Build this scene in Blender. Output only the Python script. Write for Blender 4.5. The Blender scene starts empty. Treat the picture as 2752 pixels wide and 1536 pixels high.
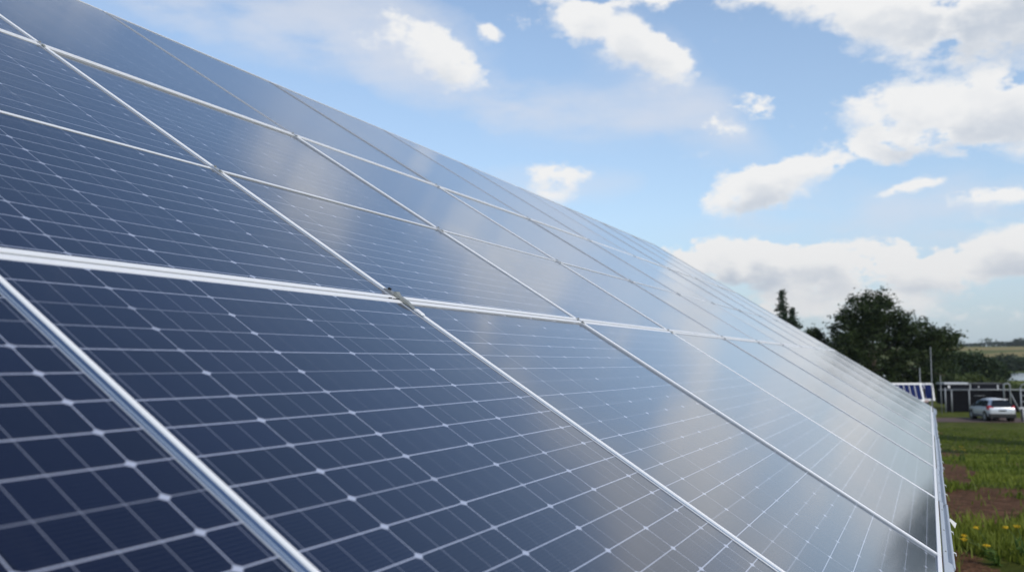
import bpy, math, random
import numpy as np
from mathutils import Vector, Matrix
R_ = math.radians
scene = bpy.context.scene
col = scene.collection
rng = np.random.default_rng(7)
random.seed(7)

# ------------------------------------------------------------------ camera
CAMZ = 1.6
cd = bpy.data.cameras.new('camera')
cam = bpy.data.objects.new('camera', cd)
col.objects.link(cam)
cam.location = (0, 0, CAMZ)
cam.rotation_euler = (R_(90 + 4.8016), 0, 0)
cd.sensor_width = 36.0
cd.lens = 31.4545
cd.clip_start = 0.02
cd.clip_end = 6000
cd.dof.use_dof = True
cd.dof.focus_distance = 1.95
cd.dof.aperture_fstop = 5.8
scene.camera = cam

# ------------------------------------------------------------------ exposure
scene.view_settings.view_transform = 'Standard'
scene.view_settings.look = 'None'
scene.view_settings.exposure = 0.25
scene.view_settings.gamma = 1.0
scene.cycles.max_bounces = 6
scene.cycles.sample_clamp_indirect = 6.0

# ------------------------------------------------------------------ sun
SUN_AZ, SUN_EL = 148.0, 38.0           # azimuth clockwise from +Y (the way the camera looks)
sd = bpy.data.lights.new('sun', 'SUN')
sd.energy = 2.0
sd.angle = R_(0.6)
sd.color = (1.0, 0.95, 0.88)
sun = bpy.data.objects.new('sun', sd)
col.objects.link(sun)
sdir = Vector((math.sin(R_(SUN_AZ)) * math.cos(R_(SUN_EL)), math.cos(R_(SUN_AZ)) * math.cos(R_(SUN_EL)), math.sin(R_(SUN_EL))))
sun.rotation_euler = sdir.to_track_quat('Z', 'Y').to_euler()
sun.location = sdir * 60


# ------------------------------------------------------------------ node helpers
class NT:
    def __init__(s, tree):
        s.t = tree; s.n = tree.nodes; s.l = tree.links

    def node(s, typ, **kw):
        n = s.n.new(typ)
        for k, v in kw.items():
            setattr(n, k, v)
        return n

    def put(s, sock, v):
        if hasattr(v, 'is_output'):
            s.l.new(v, sock)
        elif v is not None:
            sock.default_value = v

    def math(s, op, a, b=None, c=None, clamp=False):
        n = s.node('ShaderNodeMath', operation=op, use_clamp=clamp)
        s.put(n.inputs[0], a)
        if b is not None: s.put(n.inputs[1], b)
        if c is not None: s.put(n.inputs[2], c)
        return n.outputs[0]

    def vmath(s, op, a, b=None, scale=None):
        n = s.node('ShaderNodeVectorMath', operation=op)
        s.put(n.inputs[0], a)
        if b is not None: s.put(n.inputs[1], b)
        if scale is not None: s.put(n.inputs['Scale'], scale)
        return n.outputs['Value'] if op in ('LENGTH', 'DOT_PRODUCT') else n.outputs[0]

    def mix(s, f, a, b):
        n = s.node('ShaderNodeMix', data_type='RGBA')
        s.put(n.inputs[0], f); s.put(n.inputs[6], a); s.put(n.inputs[7], b)
        return n.outputs[2]

    def smooth(s, v, lo, hi):
        n = s.node('ShaderNodeMapRange', interpolation_type='SMOOTHSTEP')
        s.put(n.inputs[0], v); n.inputs[1].default_value = lo; n.inputs[2].default_value = hi
        return n.outputs[0]

    def lin(s, v, lo, hi, a=0.0, b=1.0):
        n = s.node('ShaderNodeMapRange')
        s.put(n.inputs[0], v)
        for i, x in enumerate((lo, hi, a, b)): n.inputs[i + 1].default_value = x
        return n.outputs[0]

    def noise(s, vec, scale, detail=4.0, rough=0.55, color=False):
        n = s.node('ShaderNodeTexNoise')
        s.put(n.inputs['Vector'], vec)
        n.inputs['Scale'].default_value = scale
        n.inputs['Detail'].default_value = detail
        n.inputs['Roughness'].default_value = rough
        return n.outputs['Color'] if color else n.outputs[0]


# ------------------------------------------------------------------ world: Nishita sky and clouds, laid out by compass bearing and height
world = bpy.data.worlds.new('World')
scene.world = world
world.use_nodes = True
w = NT(world.node_tree)
w.n.clear()
wout = w.node('ShaderNodeOutputWorld')
bg = w.node('ShaderNodeBackground')
bg.inputs[1].default_value = 0.15
w.l.new(bg.outputs[0], wout.inputs[0])
sky = w.node('ShaderNodeTexSky', sky_type='NISHITA', sun_disc=False)
sky.sun_elevation = R_(SUN_EL)
sky.sun_rotation = R_(SUN_AZ)
sky.air_density = 1.0
sky.dust_density = 0.6
sky.ozone_density = 1.6
dvec = w.node('ShaderNodeTexCoord').outputs['Generated']
sep = w.node('ShaderNodeSeparateXYZ'); w.l.new(dvec, sep.inputs[0])
DEG = 180 / math.pi
az = w.math('MULTIPLY', w.math('ARCTAN2', sep.outputs[0], sep.outputs[1]), DEG)
el = w.math('MULTIPLY', w.math('ARCSINE', sep.outputs[2]), DEG)
comb = w.node('ShaderNodeCombineXYZ'); w.l.new(az, comb.inputs[0]); w.l.new(el, comb.inputs[1])
aev = comb.outputs[0]
# anisotropic noise: clouds are wider than tall
nsc = w.node('ShaderNodeVectorMath', operation='MULTIPLY'); w.l.new(dvec, nsc.inputs[0]); nsc.inputs[1].default_value = (1, 1, 1.7)
nv = nsc.outputs[0]
warp = w.vmath('SCALE', w.vmath('SUBTRACT', w.noise(nv, 11, 5, .6, True), (.5, .5, .5)), scale=3.6)
fb = w.noise(nv, 17, 11, .64)


def blobs(vec, lst):
    acc = None
    for (a, e, ra, re, rot, wt) in lst:
        m = w.node('ShaderNodeMapping', vector_type='TEXTURE')
        w.l.new(vec, m.inputs['Vector'])
        m.inputs['Location'].default_value = (a, e, 0)
        m.inputs['Rotation'].default_value = (0, 0, R_(rot))
        m.inputs['Scale'].default_value = (ra, re, 1)
        g = w.node('ShaderNodeTexGradient', gradient_type='SPHERICAL')
        w.l.new(m.outputs[0], g.inputs[0])
        acc = w.math('MULTIPLY_ADD', g.outputs['Fac'], wt, acc if acc is not None else 0.0)
    return acc


CUM = [  # bearing, height, radius across, radius up, turn, weight
    (14.6, 10.6, 3.3, 2.0, 12, 1.25), (17.2, 11.1, 3.6, 1.9, 10, .95), (19.6, 12.3, 3.2, 1.5, 14, .85),
    (25.6, 14.4, 6.0, 3.2, 8, 1.3), (30.5, 13.2, 5.5, 3.2, 0, 1.2), (22.6, 12.5, 3.4, 1.4, 16, .7),
    (27.0, 19.3, 8.0, 2.9, 4, 1.5), (21.0, 21.0, 6.5, 1.9, -8, 1.1), (15.5, 22.2, 5.0, 1.6, -4, .9), (33.5, 19, 8, 4.4, 0, 1.4), (9.5, 22.4, 4, 1.0, 0, .6),
    (3.6, 21.6, 3.8, 1.9, -25, .9), (7.2, 19.9, 4.8, 2.2, -30, 1.0), (10.2, 18.4, 4.2, 2.2, -38, .8),
    (-3.8, 18.7, 3.6, 2.3, -35, .95), (-7.2, 20.0, 5.0, 2.0, -22, .5), (-1.6, 20.8, 1.9, 1.2, -30, .55), (.6, 21.6, 1.6, 1.1, -30, .6),
    (13.8, 14.6, 2.3, 1.0, 0, .75), (15.4, 15.6, 2.2, .8, -15, .6),
    (3.0, 12.2, 3.2, 1.3, -6, .75), (1.6, 10.8, 3.8, 1.2, -6, .75),
    (10.6, 6.3, 2.6, 1.3, 0, 1.0), (14.3, 6.4, 4.2, 1.7, 0, 1.3), (18.8, 5.8, 6.5, 2.0, 0, 1.35), (25, 5.2, 7.0, 1.9, 4, 1.05), (31, 5.8, 7.0, 2.6, 0, 1.1), (15, 3.8, 9, 1.4, 0, .8), (25, 2.4, 9, 1.3, 0, .4),
    (28.8, 9.2, 3.6, 1.4, 6, .8), (24.4, 10.0, 3.0, 1.0, 10, .65), (20.5, 3.2, 9, 1.2, 0, .6), (9, 3.5, 8, 1.4, 0, .8),
    (-4.5, 27.8, 7.0, 2.0, -6, 1.0), (22, 44, 7, 3.5, 20, .35), (-26, 30, 9, 3, 0, .8),
    (45, 10, 12, 6, 0, 1.1), (52, 28, 14, 8, 0, 1.1), (-45, 14, 14, 6, 0, 1.1), (-75, 30, 20, 9, 0, 1.1), (80, 18, 18, 8, 0, 1.1), 
    (120, 22, 24, 9, 0, 1.1), (-120, 20, 26, 9, 0, 1.1), (-165, 34, 26, 9, 0, 1.0), (-50, 55, 22, 8, 0, .9)]
WISP = [(10.6, 17.0, 6.5, 3.0, -48, 1.0), (13.2, 15.2, 5.0, 1.9, -40, .8), (1.0, 16.2, 8.0, 1.5, 0, 1.1), (8.0, 15.1, 7.0, 1.1, 2, 1.2), (6, 15.8, 10, 2.6, 0, .5),
        (-13, 20.8, 13, 3.6, -6, 2.2), (-6.5, 19.0, 8, 3.2, -24, 1.6), (8.5, 18.6, 5, 3, -35, .7), (23, 9.0, 12, 2.4, 2, .6), (28, 7.6, 10, 3.2, 0, 1.0), (22, 3.0, 18, 3.0, 0, .45), (18, 8.2, 9, 1.6, 0, .4),
        (3, 11.4, 6, 1.6, -4, .8), (-22, 22, 9, 3, 0, .6), (-4, 27, 10, 3.2, 10, .9)]
wv = w.vmath('ADD', aev, warp)
cs = blobs(wv, CUM)
up = w.vmath('ADD', wv, (0.3, 0.95, 0))
cs_up = blobs(up, CUM)
nvup = w.vmath('ADD', nv, (0.004, -0.004, 0.030))
fb_up = w.noise(nvup, 17, 3.5, .5)
dens = w.math('MULTIPLY_ADD', w.math('SUBTRACT', fb, .5), 1.75, w.math('MULTIPLY', cs, 1.34))
dens_up = w.math('MULTIPLY_ADD', w.math('SUBTRACT', fb_up, .5), 1.5, cs_up)
shade = w.smooth(dens_up, .42, 1.85)
edge = w.smooth(dens_up, -.05, .6)        # crisp sunlit tops, soft undersides
alpha = w.math('DIVIDE', w.math('SUBTRACT', dens, .24), w.math('MULTIPLY_ADD', edge, .42, .34), clamp=True)
alpha = w.smooth(alpha, 0.0, 1.0)
wn = w.noise(w.vmath('MULTIPLY', dvec, (1, 1, 3.0)), 9, 8, .6)
ws = blobs(w.vmath('ADD', aev, w.vmath('SCALE', warp, scale=.7)), WISP)
wx = w.math('MULTIPLY', w.math('MULTIPLY', ws, w.smooth(wn, .22, .80)), 1.7)
walpha = w.math('MULTIPLY', w.math('SUBTRACT', 1.0, w.math('POWER', 2.718, w.math('MULTIPLY', wx, -1.0))), .85)
hz = w.math('POWER', 2.718, w.math('MULTIPLY', w.math('MAXIMUM', el, 0.0), -.14))
skyc = w.node('ShaderNodeMix', data_type='RGBA', blend_type='MULTIPLY'); skyc.inputs[0].default_value = 1
w.l.new(sky.outputs[0], skyc.inputs[6]); skyc.inputs[7].default_value = (1.0, 1.02, 1.05, 1)
K = 5.6   # cloud radiance is given before the background's 0.15 and the exposure
lit = (.885 * K, .89 * K, .895 * K, 1)
dark = (.55 * K, .61 * K, .70 * K, 1)
wisp = (.68 * K, .73 * K, .83 * K, 1)
haze_c = (.46 * K, .59 * K, .72 * K, 1)
c0 = w.mix(w.math('MULTIPLY_ADD', hz, .58, w.lin(el, 16, 42, .29, .02)), skyc.outputs[2], haze_c)
c1 = w.mix(walpha, c0, wisp)
c1 = w.vmath('SCALE', c1, scale=w.lin(el, 20, 46, 1.0, .68))   # deeper blue overhead
c2 = w.mix(alpha, c1, w.mix(shade, lit, dark))
ext = w.lin(el, 0.5, 9.0, .84, 1.0)      # low sky is seen through more air
c3 = w.vmath('SCALE', c2, scale=ext)
w.l.new(c3, bg.inputs[0])


# ------------------------------------------------------------------ materials
def new_mat(name):
    m = bpy.data.materials.new(name)
    m.use_nodes = True
    t = NT(m.node_tree)
    return m, t, t.n['Principled BSDF']


def simple(name, color, rough=.5, metal=0.0, var=.12, scale=6.0, bump=0.0, bscale=40.0, spec=.5):
    m, t, b = new_mat(name)
    co = t.node('ShaderNodeTexCoord').outputs['Object']
    n = t.noise(co, scale, 6, .6)
    dk = tuple(c * (1 - var) for c in color) + (1,)
    lt = tuple(min(1, c * (1 + var)) for c in color) + (1,)
    t.l.new(t.mix(n, dk, lt), b.inputs['Base Color'])
    t.put(b.inputs['Roughness'], t.lin(t.noise(co, scale * 3, 4), .3, .7, rough * .85, min(1, rough * 1.15)))
    b.inputs['Metallic'].default_value = metal
    b.inputs['Specular IOR Level'].default_value = spec
    if bump:
        bp = t.node('ShaderNodeBump'); bp.inputs['Strength'].default_value = bump; bp.inputs['Distance'].default_value = .02
        t.l.new(t.noise(co, bscale, 5), bp.inputs['Height']); t.l.new(bp.outputs[0], b.inputs['Normal'])
    return m


M = {}
M['frame'] = simple('anodised_white_frame', (.80, .80, .80), .42, .0, .04, 20)
M['alu'] = simple('bare_aluminium', (.74, .76, .78), .34, .75, .06, 15)
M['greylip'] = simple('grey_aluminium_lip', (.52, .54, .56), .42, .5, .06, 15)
M['dullrail'] = simple('dull_aluminium_rail', (.46, .48, .50), .3, .85, .1, 14)
M['channel'] = simple('polished_channel', (.50, .58, .68), .22, 1.0, .06, 15)
M['trim'] = simple('painted_trim', (.50, .53, .57), .38, .3, .09, 9)
M['rail'] = simple('shaded_gap_rail', (.16, .15, .135), .6, .3, .15, 14)  # brown-grey of the shadowed row gaps, put into the colour
M['steel'] = simple('weathered_steel', (.29, .30, .28), .55, .3, .3, 60)
M['galv'] = simple('galvanised_steel', (.27, .285, .295), .55, .3, .15, 12)
M['black'] = simple('black_plastic', (.012, .013, .014), .5, 0, .2, 10)
M['darknet'] = simple('dark_sheeting', (.004, .0045, .0065), .8, 0, .35, 3, spec=.1)
M['darkpaint'] = simple('dark_blue_paint', (.006, .0075, .013), .6, 0, .25, 3, spec=.15)
M['white'] = simple('white_paint', (.78, .78, .77), .5, 0, .06, 6)
M['palegrey'] = simple('pale_grey_sheet', (.48, .49, .50), .5, 0, .1, 5)
M['bark'] = simple('bark', (.07, .052, .038), .9, 0, .35, 5, .5, 20)
M['silver'] = simple('silver_car_paint', (.64, .66, .69), .3, .4, .04, 4)
M['carglass'] = simple('car_glass', (.006, .009, .012), .08, 0, .1, 2, spec=.5)
M['sideglass'] = simple('sky_toned_side_glass', (.045, .065, .08), .06, .5, .1, 2)  # bluish tone puts the reflected sky into the glass colour
M['tyre'] = simple('tyre_rubber', (.014, .014, .014), .8, 0, .2, 20)
M['clad'] = simple('grey_cladding', (.055, .057, .06), .6, 0, .1, 8)
M['red'] = simple('red_lens', (.55, .025, .03), .2, 0, .12, 14)
M['bluepv'] = simple('blue_cells', (.005, .015, .085), .5, 0, .2, 7, spec=.04)
M['yellow'] = simple('yellow_petals', (.72, .48, .012), .6, 0, .2, 40)
M['stem'] = simple('plant_stem', (.09, .14, .035), .7, 0, .25, 20)
M['box'] = simple('pinkish_matt', (.52, .40, .37), .6, 0, .1, 6)
M['paper'] = simple('white_paper', (.82, .81, .80), .7, 0, .03, 20)


def leaf_mat(name, c1_, c2_, scale=.6, trans=.25):
    m, t, b = new_mat(name)
    co = t.node('ShaderNodeTexCoord').outputs['Object']
    f = t.noise(co, scale, 3)
    f2 = t.noise(co, scale * 14, 2)
    f3 = t.math('ADD', t.math('MULTIPLY', t.smooth(f, .3, .7), .65), t.math('MULTIPLY', f2, .4))
    cc = t.mix(f3, c1_ + (1,), c2_ + (1,))
    t.l.new(cc, b.inputs['Base Color'])
    b.inputs['Roughness'].default_value = .6
    b.inputs['Specular IOR Level'].default_value = .25
    tr = t.node('ShaderNodeBsdfTranslucent'); t.l.new(cc, tr.inputs[0])
    ms = t.node('ShaderNodeMixShader'); ms.inputs[0].default_value = trans
    t.l.new(b.outputs[0], ms.inputs[1]); t.l.new(tr.outputs[0], ms.inputs[2])
    t.l.new(ms.outputs[0], t.n['Material Output'].inputs[0])
    return m


M['leaf'] = leaf_mat('oak_leaves', (.013, .024, .007), (.043, .066, .015))
M['needle'] = leaf_mat('conifer_sprays', (.018, .036, .018), (.040, .066, .026), 1.2)
M['leafmid'] = leaf_mat('far_leaves', (.015, .030, .010), (.036, .058, .018))
M['hedge'] = leaf_mat('hedge_leaves', (.045, .070, .018), (.10, .125, .035), .9)
M['farwood'] = leaf_mat('wood_leaves', (.030, .052, .028), (.058, .080, .040), .03)
M['grass'] = leaf_mat('grass_blades', (.066, .108, .011), (.215, .245, .034), .35, .35)
M['weed'] = leaf_mat('weed_leaves', (.05, .10, .018), (.10, .16, .03), 5, .3)


def pv_material():
    m, t, b = new_mat('photovoltaic_laminate')
    uv = t.node('ShaderNodeUVMap'); uv.uv_map = 'cells'
    s = t.node('ShaderNodeSeparateXYZ'); t.l.new(uv.outputs[0], s.inputs[0])
    u, v = s.outputs[0], s.outputs[1]
    rnd = t.node('ShaderNodeObjectInfo').outputs['Random']

    def near(x, k=1.0):                      # signed distance to the nearest line, in pitches of 1/k
        a = t.math('MULTIPLY', x, k)
        return t.math('DIVIDE', t.math('SUBTRACT', t.math('FRACT', t.math('ADD', a, .5)), .5), k)

    def line(dist, half, soft=.35):
        n = t.node('ShaderNodeMapRange', interpolation_type='SMOOTHSTEP')
        t.put(n.inputs[0], dist)
        n.inputs[1].default_value = half * (1 + soft); n.inputs[2].default_value = half * (1 - soft)
        return n.outputs[0]
    PU, PV = .174, .0440
    du = t.math('MULTIPLY', near(u), PU); adu = t.math('ABSOLUTE', du)
    dv = t.math('ABSOLUTE', t.math('MULTIPLY', near(v), PV))
    db = t.math('ABSOLUTE', t.math('MULTIPLY', near(u, 4.0), PU))

    def hashf(x, seed):
        wn_ = t.node('ShaderNodeTexWhiteNoise', noise_dimensions='2D')
        cb = t.node('ShaderNodeCombineXYZ')
        t.l.new(t.math('FLOOR', t.math('ADD', x, .5)), cb.inputs[0])
        t.l.new(t.math('ADD', t.math('MULTIPLY', rnd, 91.0), seed), cb.inputs[1])
        t.l.new(cb.outputs[0], wn_.inputs['Vector'])
        return wn_.outputs['Value']
    rowstr = t.lin(hashf(v, 3.0), .15, .55, .42, 1.0)
    colstr = t.lin(hashf(u, 8.0), .2, .7, .55, 1.0)
    barstr = t.lin(hashf(t.math('MULTIPLY', u, 4.0), 5.0), .2, .8, .18, .50)
    L_row = t.math('MULTIPLY', line(dv, .00078), rowstr)
    L_col = t.math('MULTIPLY', line(adu, .00070), colstr)
    L_bar = t.math('MULTIPLY', line(db, .00052), barstr)
    dia = t.math('ADD', t.math('DIVIDE', adu, .0100), t.math('DIVIDE', dv, .0062))
    L_dia = t.math('MULTIPLY', line(dia, .8, .12), t.lin(hashf(t.math('ADD', t.math('MULTIPLY', v, 1.0), t.math('MULTIPLY', t.math('FLOOR', t.math('ADD', u, .5)), 37.0)), 2.0), .1, .4, .45, 1.0))
    # fine collector fingers across each cell
    df = t.math('ABSOLUTE', near(v, 9.0))
    L_fin = t.math('MULTIPLY', line(t.math('MULTIPLY', df, PV), .00060, .8), .05)
    Lm = t.math('MAXIMUM', t.math('MAXIMUM', L_row, L_col), t.math('MAXIMUM', t.math('MAXIMUM', L_bar, L_dia), L_fin))
    # dark gap alongside some strings
    dgap = t.math('MULTIPLY', line(t.math('ABSOLUTE', t.math('SUBTRACT', du, .0031)), .0016), t.math('GREATER_THAN', hashf(u, 21.0), .55))
    # cell to cell colour differences
    cell = t.node('ShaderNodeTexWhiteNoise', noise_dimensions='3D')
    cc = t.node('ShaderNodeCombineXYZ')
    t.l.new(t.math('FLOOR', u), cc.inputs[0]); t.l.new(t.math('FLOOR', v), cc.inputs[1]); t.l.new(t.math('MULTIPLY', rnd, 50.0), cc.inputs[2])
    t.l.new(cc.outputs[0], cell.inputs['Vector'])
    pos = t.node('ShaderNodeNewGeometry').outputs['Position']
    big = t.noise(pos, 1.1, 3)
    base = t.mix(cell.outputs['Value'], (.0012, .0020, .0095, 1), (.0021, .0036, .017, 1))
    base = t.mix(t.math('MULTIPLY', t.smooth(big, .45, .75), .35), base, (.014, .0135, .032, 1))
    base = t.mix(dgap, base, (.002, .003, .008, 1))
    colr = t.mix(Lm, base, (.45, .48, .58, 1))
    # thin dust: faint rain streaks down the slope and a few dried spots
    sv = t.node('ShaderNodeCombineXYZ'); t.l.new(t.math('MULTIPLY', u, 5.0), sv.inputs[0]); t.l.new(t.math('MULTIPLY', v, .22), sv.inputs[1]); t.l.new(t.math('MULTIPLY', rnd, 40.0), sv.inputs[2])
    streak = t.smooth(t.noise(sv.outputs[0], 1.4, 5, .6), .52, .80)
    spots = t.smooth(t.noise(pos, 70, 2, .5), .70, .76)
    dfac = t.math('ADD', t.math('MULTIPLY', streak, .012), t.math('MULTIPLY', t.math('MULTIPLY', spots, t.smooth(big, .45, .7)), .03))
    colr = t.mix(dfac, colr, (.32, .30, .27, 1))
    t.l.new(colr, b.inputs['Base Color'])
    dust = t.noise(pos, 5.0, 5, .65)
    # cover glass over blue anti-reflection coated silicon
    t.l.new(t.lin(dust, .3, .7, .095, .125), b.inputs['Coat Roughness'])
    b.inputs['Coat Weight'].default_value = 1.0
    b.inputs['Coat IOR'].default_value = 1.43
    b.inputs['Roughness'].default_value = .22
    b.inputs['IOR'].default_value = 1.45
    b.inputs['Specular Tint'].default_value = (.10, .36, 1.0, 1)
    return m


M['pv'] = pv_material()


# ------------------------------------------------------------------ mesh helpers
class MB:
    def __init__(s):
        s.v = []; s.f = []

    def quad(s, a, b, c, d):
        i = len(s.v); s.v += [a, b, c, d]; s.f.append((i, i + 1, i + 2, i + 3)); return s

    def box(s, x0, x1, y0, y1, z0, z1):
        i = len(s.v)
        s.v += [(x0, y0, z0), (x1, y0, z0), (x1, y1, z0), (x0, y1, z0), (x0, y0, z1), (x1, y0, z1), (x1, y1, z1), (x0, y1, z1)]
        s.f += [tuple(i + k for k in q) for q in ((3, 2, 1, 0), (4, 5, 6, 7), (0, 1, 5, 4), (1, 2, 6, 5), (2, 3, 7, 6), (3, 0, 4, 7))]
        return s

    def tube(s, pts, radii, n=8):
        pts = [Vector(p) for p in pts]
        if not hasattr(radii, '__len__'): radii = [radii] * len(pts)
        i0 = len(s.v)
        for k, p in enumerate(pts):
            d = (pts[min(k + 1, len(pts) - 1)] - pts[max(k - 1, 0)]).normalized()
            a = Vector((1, 0, 0)) if abs(d.x) < .8 else Vector((0, 1, 0))
            e1 = d.cross(a).normalized(); e2 = d.cross(e1)
            for j in range(n):
                q = 2 * math.pi * j / n
                s.v.append(tuple(p + (e1 * math.cos(q) + e2 * math.sin(q)) * radii[k]))
        for k in range(len(pts) - 1):
            for j in range(n):
                s.f.append((i0 + k * n + j, i0 + k * n + (j + 1) % n, i0 + (k + 1) * n + (j + 1) % n, i0 + (k + 1) * n + j))
        s.f.append(tuple(i0 + j for j in range(n))[::-1])
        s.f.append(tuple(i0 + (len(pts) - 1) * n + j for j in range(n)))
        return s

    def extrude(s, prof, x0, x1):
        """closed profile in (y, z) swept along x, with end caps"""
        i = len(s.v); n = len(prof)
        s.v += [(x0, y, z) for y, z in prof] + [(x1, y, z) for y, z in prof]
        for k in range(n):
            s.f.append((i + k, i + (k + 1) % n, i + n + (k + 1) % n, i + n + k))
        s.f.append(tuple(i + k for k in range(n))[::-1]); s.f.append(tuple(i + n + k for k in range(n)))
        return s

    def rect_sweep(s, x0, y0, x1, y1, prof):
        """profile (inset, z) swept mitred round a rectangle"""
        i = len(s.v); n = len(prof)
        for cx, cy, sx, sy in ((x0, y0, 1, 1), (x1, y0, -1, 1), (x1, y1, -1, -1), (x0, y1, 1, -1)):
            s.v += [(cx + sx * d, cy + sy * d, z) for d, z in prof]
        for c in range(4):
            for k in range(n - 1):
                a = i + c * n; b_ = i + ((c + 1) % 4) * n
                s.f.append((a + k, b_ + k, b_ + k + 1, a + k + 1))
        return s

    def mesh(s, name, mat, smooth=False, recalc=True):
        me = bpy.data.meshes.new(name)
        me.from_pydata([tuple(p) for p in s.v], [], s.f)
        if recalc:
            import bmesh
            bm = bmesh.new(); bm.from_mesh(me)
            bmesh.ops.recalc_face_normals(bm, faces=bm.faces); bm.to_mesh(me); bm.free()
        if mat: me.materials.append(mat)
        if smooth:
            for p in me.polygons: p.use_smooth = True
        return me

    def build(s, name, mat, parent=None, smooth=False, recalc=True):
        o = bpy.data.objects.new(name, s.mesh(name, mat, smooth, recalc))
        col.objects.link(o)
        if parent: o.parent = parent
        return o


def bevel(o, wdt, seg=2):
    m = o.modifiers.new('bevel', 'BEVEL'); m.width = wdt; m.segments = seg; m.limit_method = 'ANGLE'
    return o


def thing(name, label, cat, mat=None, group=None):
    o = bpy.data.objects.new(name, None); col.objects.link(o)
    o.empty_display_size = .1
    if mat is not None: o.matrix_world = mat
    tag(o, label, cat, group)
    return o


def tag(o, label, cat, group=None):
    o['label'] = label; o['category'] = cat
    if group: o['group'] = group
    return o


def T(x, y, z, rz=0.0): return Matrix.Translation((x, y, z)) @ Matrix.Rotation(rz, 4, 'Z')


# ------------------------------------------------------------------ terrain
def H(x, y):
    x = np.asarray(x, float); y = np.asarray(y, float)
    r = np.hypot(x, y)
    t = np.clip((y - 8) / 37, 0, 1); h = -2.5 * t * t * (3 - 2 * t)
    t2 = np.clip((r - 380) / 540, 0, 1); h = h + 18.5 * t2 ** 1.15
    h = h + .03 * np.sin(x * 1.7 + y * .6) * np.sin(y * 1.3) * np.clip(1 - r / 55, 0, 1) * np.clip((r - 3) / 3, 0, 1)
    h = h + np.clip((r - 350) / 300, 0, 1) * 1.2 * np.sin(x / 70 + 1) * np.cos(y / 90)
    return h


def vnoise(x, y, seed=0):
    """cheap smooth value noise"""
    xi = np.floor(x).astype(int); yi = np.floor(y).astype(int); fx = x - xi; fy = y - yi
    fx = fx * fx * (3 - 2 * fx); fy = fy * fy * (3 - 2 * fy)

    def hsh(a, b):
        n_ = (a * 374761393 + b * 668265263 + seed * 1442695041) & 0x7fffffff
        n_ = ((n_ ^ (n_ >> 13)) * 1274126177) & 0x7fffffff
        return (n_ ^ (n_ >> 16)) / 0x7fffffff % 1.0
    return (hsh(xi, yi) * (1 - fx) + hsh(xi + 1, yi) * fx) * (1 - fy) + (hsh(xi, yi + 1) * (1 - fx) + hsh(xi + 1, yi + 1) * fx) * fy


def soil_field(x, y):
    """0 = turf, 1 = bare red-brown soil"""
    a = np.degrees(np.arctan2(x, y)); r = np.hypot(x, y)
    s_ = np.zeros_like(a)
    for (a0, r0, da, dr, wt) in ((26.3, 7.4, 2.3, 1.15, 1.15), (23, 8.0, 3, 2.5, 1.0), (27.6, 11.9, 4.6, 1.45, 1.1), (25.0, 11.0, 2.0, 2.2, .9), (25.2, 16.5, 1.9, 3.4, 1.25), (25.4, 40, 1.6, 6, .9), (25.6, 26, 1.6, 4, .8), (29.5, 21, 1.2, 2, .35), (24.2, 20, 1.0, 9, 1.0)):
        q = ((a - a0) / da) ** 2 + ((r - r0) / dr) ** 2
        s_ = np.maximum(s_, wt * np.exp(-q * .9))
    under = np.clip((22.0 - a) / 6, 0, 1) * np.clip(1 - r / 16, 0, 1)
    s_ = np.maximum(s_, under)
    s_ = s_ + .85 * (vnoise(x * 1.7, y * 1.1, 3) - .5) + .55 * (vnoise(x * 5, y * 4, 5) - .5)
    return np.clip((s_ - .30) / .3, 0, 1)


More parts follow.
